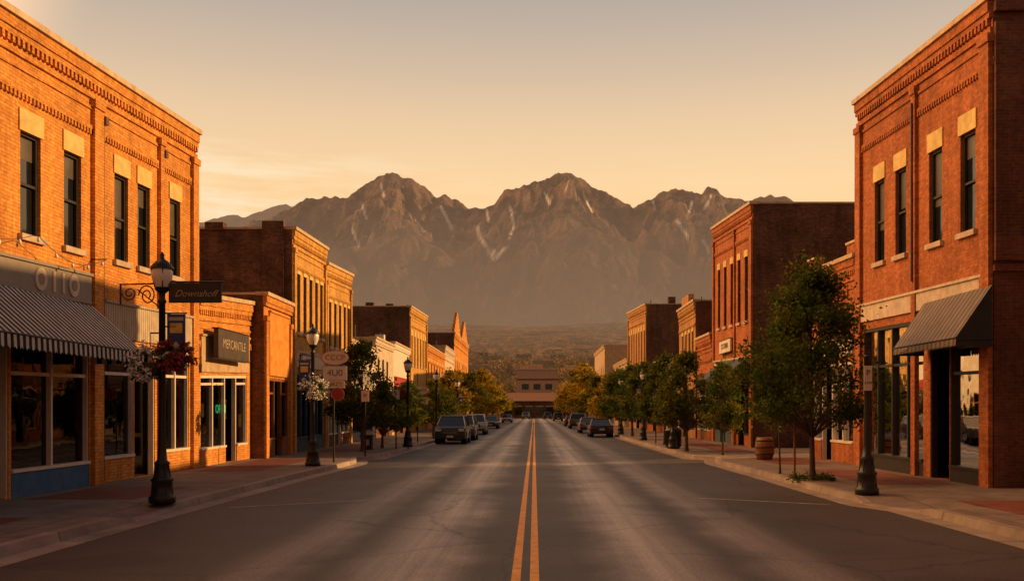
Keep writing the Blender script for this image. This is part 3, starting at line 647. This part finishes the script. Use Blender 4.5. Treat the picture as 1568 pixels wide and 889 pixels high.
# ------------------------------------------------------------ street lamps
def lamp(x,y,h=5.1,lantern=True,basket=(),banner=0,arm=False,name='street_lamp'):
    M=MB(); b=.147
    prof=[(.0,0),(.26,0),(.26,.12),(.22,.16),(.20,.42),(.23,.46),(.17,.52),(.13,.75),(.155,.8),(.1,.86),(.078,1.1),(.062,h-1.0)]
    if lantern: prof+=[(.09,h-.97),(.06,h-.9),(.06,h-.8),(.13,h-.74),(.15,h-.68)]
    else: prof+=[(.06,h-.06),(.09,h-.05),(.05,h),(0,h)]
    M.lathe(x,y,[(r,z+b) for r,z in prof],16,BLACKP)
    for k in range(8):
        a=k*math.pi/4; M.cyl((x+.215*math.cos(a),y+.215*math.sin(a),b+.16),(x+.13*math.cos(a),y+.13*math.sin(a),b+.78),.02,.014,5,BLACKP)
    if lantern:
        M.lathe(x,y,[(r,z+b) for r,z in[(.12,h-.68),(.19,h-.52),(.21,h-.36),(.17,h-.28)]],16,LAMPG)
        M.lathe(x,y,[(r,z+b) for r,z in[(.225,h-.31),(.23,h-.27),(.12,h-.15),(.05,h-.1),(.035,h-.05),(.05,h-.02),(0,h+.05)]],16,BLACKP)
        for k in range(4):
            a=k*math.pi/2+.4; M.cyl((x+.14*math.cos(a),y+.14*math.sin(a),b+h-.68),(x+.215*math.cos(a),y+.215*math.sin(a),b+h-.3),.012,.012,5,BLACKP)
    for sx,sg in banner or ():
        zc=h-1.05
        M.cyl((x,y,zc),(x+sx*.5,y,zc),.015,.015,6,BLACKP);M.cyl((x,y,zc-.95),(x+sx*.5,y,zc-.95),.015,.015,6,BLACKP)
        M.box(x+sx*.1,x+sx*.47,y-.006,y+.006,zc-.93,zc-.02,BANN); M.box(x+sx*.16,x+sx*.41,y-.012,y-.007,zc-.4,zc-.2,YEL); M.lathe(x+sx*.285,y-.02,[(0,zc-.75),(.1,zc-.66),(0,zc-.57)],8,CREAM)
        M.box(x+sx*.14,x+sx*.43,y-.012,y-.007,zc-.15,zc-.08,CREAM)
    for dx,zb,fm,r in basket:
        zc=zb
        M.cyl((x,y,zc+.62),(x+dx,y,zc+.62),.016,.016,6,BLACKP)
        M.cyl((x+dx,y,zc+.62),(x+dx,y,zc+.2),.008,.008,4,BLACKP)
        M.lathe(x+dx,y,[(0,zc-.28),(.16,zc-.2),(.24,zc-.02),(.24,zc+.02)],12,BARK)
        cs=[]
        for k in range(30):
            v=rng.normal(0,1,3);v/=np.linalg.norm(v);v[2]=v[2]*.85
            cs.append((x+dx+v[0]*r*.78,y+v[1]*r*.78,zc+.02+v[2]*r*.78))
        M.leaves(cs,r*.35,22,.04,LF)
        M.leaves([(x+dx+(c[0]-x-dx)*1.2,y+(c[1]-y)*1.2,zc+(c[2]-zc)*1.2) for c in cs],r*.3,24,.044,fm)
    if arm:
        z=4.35
        M.cyl((x,y,z+.25),(x+1.25,y,z+.25),.02,.02,6,BLACKP)
        M.box(x+.14,x+1.2,y-.025,y+.025,z-.17,z+.2,DARKM); M.box(x+.12,x+1.22,y-.03,y+.03,z+.2,z+.225,BLACKP)
        prev=None
        for k in range(28):
            t=k/27; a=t*3.4*math.pi; rr=.22*(1-t*.75)
            p=(x-.3-rr*math.cos(a)*.8,y,z-.02+rr*math.sin(a))
            if prev: M.cyl(prev,p,.014,.014,5,BLACKP,False)
            prev=p
        prev=None
        for k in range(22):
            t=k/21; a=t*3*math.pi; rr=.15*(1-t*.75)
            p=(x-.66-rr*math.cos(a),y,z+.02-rr*math.sin(a))
            if prev: M.cyl(prev,p,.013,.013,5,BLACKP,False)
            prev=p
        M.cyl((x,y,z+.22),(x-.86,y,z+.2),.018,.014,6,BLACKP); M.cyl((x-.84,y,z-.2),(x-.84,y,z+.22),.02,.02,6,BLACKP);M.cyl((x,y,z-.3),(x-.5,y,z+.1),.014,.014,6,BLACKP)
    o=M.obj(name)
    if arm: text(o,'Downshoff',(x+.68,y-.03,4.36),.19,SGT,'C',.003,shear=.45)
    return o
lamp(-7.52,19.8,5.02,basket=((-.24,2.95,FLW,.42),(.28,3.08,FLR,.36)),banner=((1,0),),arm=True)
lamp(-7.46,33,4.75,basket=((0.05,2.75,FLW,.44),),banner=((-1,0),))
lamp(-6.5,50.4,4.6,basket=((-.4,2.8,FLR,.3),));lamp(-6.6,66,4.6);lamp(-6.6,84,4.6,banner=((1,0),));lamp(-6.6,106,4.6)
lamp(6.8,48,4.4);lamp(6.9,62,4.5,banner=((-1,0),));lamp(6.9,78,4.6);lamp(6.9,100,4.6)
o=lamp(7.42,21.85,3.1,lantern=False,name='sign_post')
M=MB(); M.box(7.32,7.50,21.74,21.76,2.45,3.0,WHITE); M.box(7.31,7.51,21.762,21.775,2.44,3.01,DARKM)
o=M.obj('parking_sign'); text(o,'P',(7.41,21.735,2.84),.18,DARKM,'C',.002); text(o,'2 HR',(7.41,21.735,2.62),.08,DARKM,'C',.002)
def polesign(x,y,h,boards,name='sign_post'):
    M=MB(); M.cyl((x,y,.147),(x,y,h),.035,.03,8,BLACKP); txts=[]
    for dx,z,w,hh,mt,shape,tx,tm,ts in boards:
        if shape=='o':
            n=28; vs=[(x+dx+w/2*math.cos(2*math.pi*k/n),y-.06,z+hh/2*math.sin(2*math.pi*k/n)) for k in range(n)]
            vb=[(a,y-.04,c) for a,b,c in vs]; M.add(vs+vb,[tuple(range(n)),tuple(range(2*n-1,n-1,-1))]+[(k,(k+1)%n,n+(k+1)%n,n+k) for k in range(n)],mt)
            vr=[(x+dx+(a-x-dx)*1.07,y-.035,z+(c-z)*1.07) for a,b,c in vs]; M.add(vr,[tuple(range(n))],tm)
        else: M.box(x+dx-w/2,x+dx+w/2,y-.06,y-.035,z-hh/2,z+hh/2,mt); M.box(x+dx-w/2-.02,x+dx+w/2+.02,y-.034,y-.02,z-hh/2-.02,z+hh/2+.02,tm)
        txts.append((tx,(x+dx,y-.065,z),ts,tm))
    o=M.obj(name)
    for tx,l,ts,tm in txts:
        if tx: text(o,tx,l,ts,tm,'C',.003)
BL2=simple('sign_blue',(.05,.12,.35))
polesign(-7.2,35.2,4.2,[(.05,3.9,.95,.5,WHITE,'o','CCCP',RED,.27),(.05,3.35,.85,.5,WHITE,'b','4U0',BL2,.33),(.05,2.95,.7,.28,WHITE,'b','HAZY',RED,.2),(.15,2.6,.45,.45,RED,'o','',WHITE,.1)],'club_sign')
polesign(-6.9,58,4.2,[(.2,3.2,.9,.5,WHITE,'o','HOTEL',RED,.22),(.2,2.6,.8,.4,WHITE,'b','INN',RED,.26)],'club_sign')
polesign(-6.9,40,3.0,[(0,2.6,.3,.45,WHITE,'b','P',RED,.25)],'parking_sign')
polesign(-6.7,47.5,3.2,[(0,2.8,.35,.5,WHITE,'b','P',DARKM,.25)],'parking_sign')
polesign(6.95,56,3.0,[(0,2.6,.35,.5,WHITE,'b','P',DARKM,.25)],'parking_sign')
M=MB(); M.lathe(6.9,48.6,[(0,.15),(.3,.15),(.36,.25),(.38,.95),(.42,.98),(.42,1.05),(.3,1.15),(.12,1.2),(0,1.2)],16,BLACKP)
for k in range(16):
    a=k*math.pi/8; M.cyl((6.9+.38*math.cos(a),48.6+.38*math.sin(a),.2),(6.9+.4*math.cos(a),48.6+.4*math.sin(a),.95),.015,.015,4,DARKM)
M.obj('trash_can')
def barrel(x,y):
    M=MB(); M.lathe(x,y,[(0,.15),(.28,.15),(.35,.4),(.37,.6),(.35,.8),(.3,1.0),(.27,1.0),(.27,.93),(0,.93)],18,WOOD)
    for r,z in((.345,.35),(.365,.6),(.33,.85)): M.lathe(x,y,[(r+.005,z),(r+.02,z),(r+.02,z+.05),(r+.005,z+.05)],18,DARKM)
    M.obj('barrel_planter')
barrel(8.75,37.2)
M=MB(); M.box(-8.25,-7.75,46.6,47.1,.15,.75,DARKM); M.box(-8.3,-7.7,46.55,47.15,.75,.85,BLACKP); M.box(-8.15,-7.85,46.58,46.6,.35,.65,CREAM); M.obj('newspaper_box')

# ------------------------------------------------------------ trees
def treemesh(name,h,w,crown0,nclump,nleaf,leaf,lmats,seed,trunk=.09):
    global rng
    random.seed(seed); rng=np.random.default_rng(seed)
    M=MB(); lean=(random.uniform(-.1,.1),random.uniform(-.1,.1))
    pts=[(0,0,-.1),(lean[0]*.3,lean[1]*.3,crown0*.7),(lean[0],lean[1],h*.55),(lean[0]*1.3,lean[1],h*.9)]
    rs=[trunk,trunk*.75,trunk*.45,trunk*.12]
    for i in range(3): M.cyl(pts[i],pts[i+1],rs[i],rs[i+1],8,BARK,False)
    M.cyl((0,0,-.1),(0,0,.25),trunk*1.5,trunk,8,BARK,False)
    ch=h-crown0; cs=[]
    for k in range(nclump):
        t=random.random()**1.1
        z=crown0+ch*(.03+.92*t)
        prof=math.sin(math.pi*min(1,(.2+t*.8))**.72)*.98+.08
        rr=w/2*prof*(random.uniform(.25,1)**.6)*random.uniform(.7,1.2); a=random.uniform(0,6.283)
        c=(lean[0]+rr*math.cos(a),lean[1]+rr*math.sin(a),z); cs.append(c)
        zb=max(crown0*.75,z-rr*.9-ch*.08); tz=zb/h
        st=(lean[0]*tz,lean[1]*tz,zb)
        mid=((st[0]+c[0])/2,(st[1]+c[1])/2,(st[2]+c[2])/2+.08*h*.3)
        M.cyl(st,mid,trunk*.28,trunk*.18,5,BARK,False);M.cyl(mid,c,trunk*.18,trunk*.05,4,BARK,False)
    for c in cs: M.leaves([c],w*.135,nleaf,leaf,random.choices(lmats,[.75,.25] if len(lmats)==2 else [1])[0])
    return M.mesh(name)
near=treemesh('street_tree',5.9,3.45,1.5,98,200,.058,[LF,LF2],3,.085)
TA=treemesh('street_tree_a',5,3,1.5,64,110,.085,[LF,LF2],11)
TB=treemesh('street_tree_b',5,3,1.3,64,110,.085,[LF2,LF],12)
TC=treemesh('street_tree_c',5,3.4,1.2,64,110,.105,[LF3,LF2],13)
def tree(me,x,y,sz,sw,rot):
    o=bpy.data.objects.new('street_tree',me); col.objects.link(o); o.location=(x,y,.147); o.scale=(sw,sw,sz); o.rotation_euler=(0,0,rot)
tree(near,7.5,26.4,1,1,0.6)
for x,y,h,w,me in [(-7.85,44.8,5.1,3.2,TB),(-7.6,49,3.3,2.4,TB),(-7.2,56,3.5,2.6,TA),(-7.4,86,5.3,4.4,TC),(-7.4,72,4.2,3.2,TB),(-7.5,97,5.6,4.6,TC),(-7.6,118,6.6,5,TB),(-7.6,140,7.6,6.2,TC),(-8,165,7.6,6,TB),(-8,190,7,6,TC),(-8,220,7,6,TB),
   (7.0,45,4.6,3.0,TB),(7.9,41,3.9,2.0,TA),(7.2,54,4.9,3.1,TA),(7.2,64,5,3.4,TA),(7.2,72,5.2,3.6,TA),(7.3,84,5.4,3.8,TA),(7.4,98,5.4,4.4,TC),(7.4,116,6,5,TB),(7.6,140,8,6.4,TC),(7.8,158,9.4,7.4,TC),(8,185,8.5,7,TB),(8,215,8,6,TC)]:
    tree(me,x,y,h/5,w/(3.4 if me is TC else 3.0),random.uniform(0,6))
sap=treemesh('sapling',3.6,1.1,1.9,16,50,.06,[LF],21,.03); o=bpy.data.objects.new('sapling',sap); col.objects.link(o); o.location=(7.25,28.9,.147)
M=MB(); M.cyl((7.15,26.9,.14),(7.15,26.9,2.0),.03,.03,6,WOOD); M.box(7.14,7.5,26.6,26.9,1.6,1.63,DARKM); M.obj('tree_stake')
M=MB(); M.leaves([(7.5+random.uniform(-.5,.5),26.4+random.uniform(-.6,.6),.2) for _ in range(24)],.16,40,.035,LF); M.obj('ground_cover_plant')
M=MB(); rng=np.random.default_rng(5); random.seed(5)
for k in range(1800):
    y=300*(2600/300)**(random.random()**.8); x=random.uniform(-.16,.16)*y*1.4
    if abs(x)<16 and y<310: continue
    if any(abs(x-hx)<hw/2+2 and hy-12<y<hy+9 for hx,hy,hw,_ in hs): continue
    z=float(gz(y)); r=random.uniform(1.8,3.6)*(1+y/2000)
    M.leaves([(x+random.uniform(-r,r)*.5,y,z+r*.6+random.uniform(0,r*.5)) for _ in range(2)],r,26,r*.22,random.choices([LFH,LFH2],[.66,.34])[0])
M.obj('distant_trees')

# ------------------------------------------------------------ cars
CG=darkglass('car_glass')
def car(name,x,y,rot,kind,paint):
    M=MB(); G=CG
    if kind=='suv':
        sh=1.06;prof=[(-2.3,.32),(-2.36,.5),(-2.36,.8),(-2.25,.98),(-1.2,1.08),(2.22,1.1),(2.33,.9),(2.33,.5),(2.25,.32)]
        gb=(-1.25,2.18,1.07);gt=(-.5,1.85,1.66);rz=.06;W=.94;wr=.37
    else:
        sh=.9;prof=[(-2.2,.26),(-2.3,.42),(-2.28,.62),(-2.15,.74),(-1.0,.9),(1.45,.93),(2.2,.9),(2.3,.7),(2.28,.4),(2.2,.26)]
        gb=(-1.1,1.75,.9);gt=(-.35,.95,1.36);rz=.05;W=.88;wr=.33
    M.prism(prof,[(-W,.94,0,.65),(-W+.035,.985,0,.65),(-W+.12,1,0,.65),(W-.12,1,0,.65),(W-.035,.985,0,.65),(W,.94,0,.65)],paint)
    hb,ht=W-.07,W-.25
    v=[(-hb,gb[0],gb[2]),(hb,gb[0],gb[2]),(hb,gb[1],gb[2]),(-hb,gb[1],gb[2]),(-ht,gt[0],gt[2]),(ht,gt[0],gt[2]),(ht,gt[1],gt[2]),(-ht,gt[1],gt[2])]
    M.add(v,[(0,1,5,4),(1,2,6,5),(2,3,7,6),(3,0,4,7)],G)
    t=[(-ht-.02,gt[0]-.04,gt[2]),(ht+.02,gt[0]-.04,gt[2]),(ht+.02,gt[1]+.05,gt[2]),(-ht-.02,gt[1]+.05,gt[2])]; t2=[(a*.86,b*.9+.06,c+rz) for a,b,c in t]
    M.add(t+t2,[(0,1,5,4),(1,2,6,5),(2,3,7,6),(3,0,4,7),(4,5,6,7),(0,3,2,1)],paint)
    for a,b in((0,4),(1,5),(2,6),(3,7)): M.cyl(v[a],v[b],.045,.04,6,paint)
    for f in(.42,.72):
        for sx in(-1,1):
            yb=gb[0]+(gb[1]-gb[0])*f; yt=gt[0]+(gt[1]-gt[0])*f*.95
            M.cyl((sx*hb,yb,gb[2]),(sx*ht,yt,gt[2]),.04,.035,5,paint)
    for sx in(-1,1):
        for wy in(-1.42,1.4):
            M.cyl((sx*(W-.3),wy,wr+.02),(sx*(W+.004),wy,wr+.02),wr+.07,wr+.07,20,TIRE); M.cyl((sx*(W-.25),wy,wr),(sx*(W+.025),wy,wr),wr,wr,20,TIRE); M.cyl((sx*(W+.0),wy,wr),(sx*(W+.032),wy,wr),wr*.62,wr*.58,14,CHROME)
        M.box(sx*(W-.02),sx*(W+.16),gb[0]+.12,gb[0]+.26,sh+.02,sh+.16,paint)
        hz=(.78,.93) if kind=='suv' else(.6,.72)
        M.box(sx*.52,sx*(W-.08),-2.385 if kind=='suv' else -2.3,-2.2,hz[0],hz[1],HEAD)
        tz=(.8,1.02) if kind=='suv' else(.66,.82)
        M.box(sx*(W-.32),sx*(W-.04),2.2,2.345 if kind=='suv' else 2.315,tz[0],tz[1],TAIL)
    fy=-2.39 if kind=='suv' else -2.32
    M.box(-.48,.48,fy,-2.2,.6,.9 if kind=='suv' else .68,DARKM)
    if kind=='suv':
        for k in range(3): M.box(-.46,.46,fy-.008,fy,.64+k*.085,.665+k*.085,CHROME)
    M.box(-W+.05,W-.05,fy-.03,-2.2,.36,.5,DARKM); M.box(-.2,.2,fy-.04,fy-.03,.4,.52,WHITE)
    ry=2.35 if kind=='suv' else 2.33
    M.box(-W+.05,W-.05,2.2,ry+.03,.36,.52,DARKM); M.box(-.22,.22,ry-.05,ry+.01,.54,.7,DARKM); M.box(-.2,.2,ry+.011,ry+.02,.55,.67,WHITE)
    M.obj(name,(x,y,0),rot)
def paint(n,c):
    m,nt,out=newmat(n); p=principled(nt,out,c,.3,.6); p.inputs['Coat Weight'].default_value=.7; p.inputs['Coat Roughness'].default_value=.06
    g=N(nt,'ShaderNodeNewGeometry'); nn=noise(nt,g.outputs['Position'],4,3); r=mrange(nt,nn.outputs[0],.3,.7,.25,.45); nt.links.new(r.outputs[0],p.inputs['Roughness']); return m
PB=paint('black_car_paint',(.02,.02,.024));PG=paint('grey_car_paint',(.07,.07,.072));PS=paint('silver_car_paint',(.35,.34,.33));PR=paint('maroon_car_paint',(.12,.03,.025));PT=paint('tan_car_paint',(.25,.2,.15))
for x,y,r,kd,p in [(-5.05,61,0,'suv',PB),(-4.95,68,0,'suv',PG),(-5.0,84,0,'suv',PS),(-4.9,112,0,'sedan',PB),(-4.6,166,0,'sedan',PS),(-2.0,235,0,'suv',PG),
    (5.1,76,math.pi,'sedan',PB),(4.95,90,math.pi,'sedan',PT),(4.9,112,math.pi,'suv',PG),(4.9,130,math.pi,'sedan',PR),(4.6,190,math.pi,'suv',PB),(3.2,235,math.pi,'suv',PB)]:
    car('parked_car',x,y,r,kd,p)

# ------------------------------------------------------------ light, world, camera
el=math.radians(17.5); az=math.radians(74)
Sv=Vector((math.sin(az)*math.cos(el),math.cos(az)*math.cos(el),math.sin(el)))
ld=bpy.data.lights.new('sun','SUN'); ld.energy=5; ld.angle=math.radians(.6); ld.color=(1,.56,.20)
lo=bpy.data.objects.new('sun',ld); col.objects.link(lo); lo.rotation_euler=Sv.to_track_quat('Z','Y').to_euler(); lo.location=(60,30,60)
w=bpy.data.worlds.new('World'); sc.world=w; w.use_nodes=True; nt=w.node_tree; nt.nodes.clear()
out=N(nt,'ShaderNodeOutputWorld'); bg=N(nt,'ShaderNodeBackground'); bg.inputs[1].default_value=.1; nt.links.new(bg.outputs[0],out.inputs[0])
sky=N(nt,'ShaderNodeTexSky'); sky.sky_type='NISHITA'; sky.sun_disc=False; sky.sun_elevation=el; sky.sun_rotation=az; sky.dust_density=3
tc=N(nt,'ShaderNodeTexCoord'); nv=N(nt,'ShaderNodeVectorMath',operation='NORMALIZE'); nt.links.new(tc.outputs['Generated'],nv.inputs[0])
sp=N(nt,'ShaderNodeSeparateXYZ'); nt.links.new(nv.outputs[0],sp.inputs[0])
cr=N(nt,'ShaderNodeValToRGB'); nt.links.new(sp.outputs[2],cr.inputs[0])
E=cr.color_ramp.elements; E[0].position=0;E[0].color=(.85,.47,.20,1);E[1].position=1;E[1].color=(.17,.17,.20,1)
for p,c in((.16,(1,.64,.30)),(.22,(1,.67,.345)),(.28,(.85,.60,.36)),(.33,(.66,.50,.355)),(.38,(.50,.415,.345)),(.44,(.39,.34,.305)),(.6,(.23,.215,.22))):
    e=E.new(p); e.color=(c[0],c[1],c[2],1)
cm=N(nt,'ShaderNodeVectorMath',operation='MULTIPLY'); cm.inputs[1].default_value=(5,5,42); nt.links.new(nv.outputs[0],cm.inputs[0])
cn=noise(nt,cm.outputs[0],1.5,8,.64); cf=mrange(nt,cn.outputs[0],.46,.62,0,1)
lowz=mrange(nt,sp.outputs[2],.225,.265,1,0); side=mrange(nt,sp.outputs[0],-.28,.0,1,.12)
c1=mixc(nt,mul(nt,mul(nt,cf.outputs[0],lowz.outputs[0]),side.outputs[0]),cr.outputs[0],(1.0,.78,.50))
# greyer haze streaks between the lit wisps
cf2=mrange(nt,cn.outputs[0],.30,.45,.35,0); c1=mixc(nt,mul(nt,mul(nt,cf2.outputs[0],lowz.outputs[0]),side.outputs[0]),c1,(.78,.48,.26))
back=mrange(nt,sp.outputs[1],-.8,.6,.32,1)
v1=vscale(nt,c1,back.outputs[0])
dt=N(nt,'ShaderNodeVectorMath',operation='DOT_PRODUCT'); nt.links.new(nv.outputs[0],dt.inputs[0]); dt.inputs[1].default_value=Vector((-.80,.30,.52)).normalized()
lb=mrange(nt,dt.outputs['Value'],.74,1,0,1); lb.interpolation_type='SMOOTHSTEP'  # unseen warm glow in the sky, added to light the right-hand facades
v2=vscale(nt,(5.6,2.7,.85),lb.outputs[0])
ad=N(nt,'ShaderNodeVectorMath',operation='ADD'); nt.links.new(v1,ad.inputs[0]); nt.links.new(v2,ad.inputs[1])
v3=vscale(nt,ad.outputs[0],9.9); s2=vscale(nt,sky.outputs[0],.05)
a2=N(nt,'ShaderNodeVectorMath',operation='ADD'); nt.links.new(v3,a2.inputs[0]); nt.links.new(s2,a2.inputs[1])
nt.links.new(a2.outputs[0],bg.inputs[0])

cd=bpy.data.cameras.new('camera'); co=bpy.data.objects.new('camera',cd); col.objects.link(co)
co.location=(0,0,2); co.rotation_euler=(math.radians(90),0,0); cd.sensor_width=36; cd.lens=36*1500/1568; cd.shift_x=-34/1568; cd.shift_y=184/1568; cd.clip_start=.1; cd.clip_end=40000
sc.camera=co
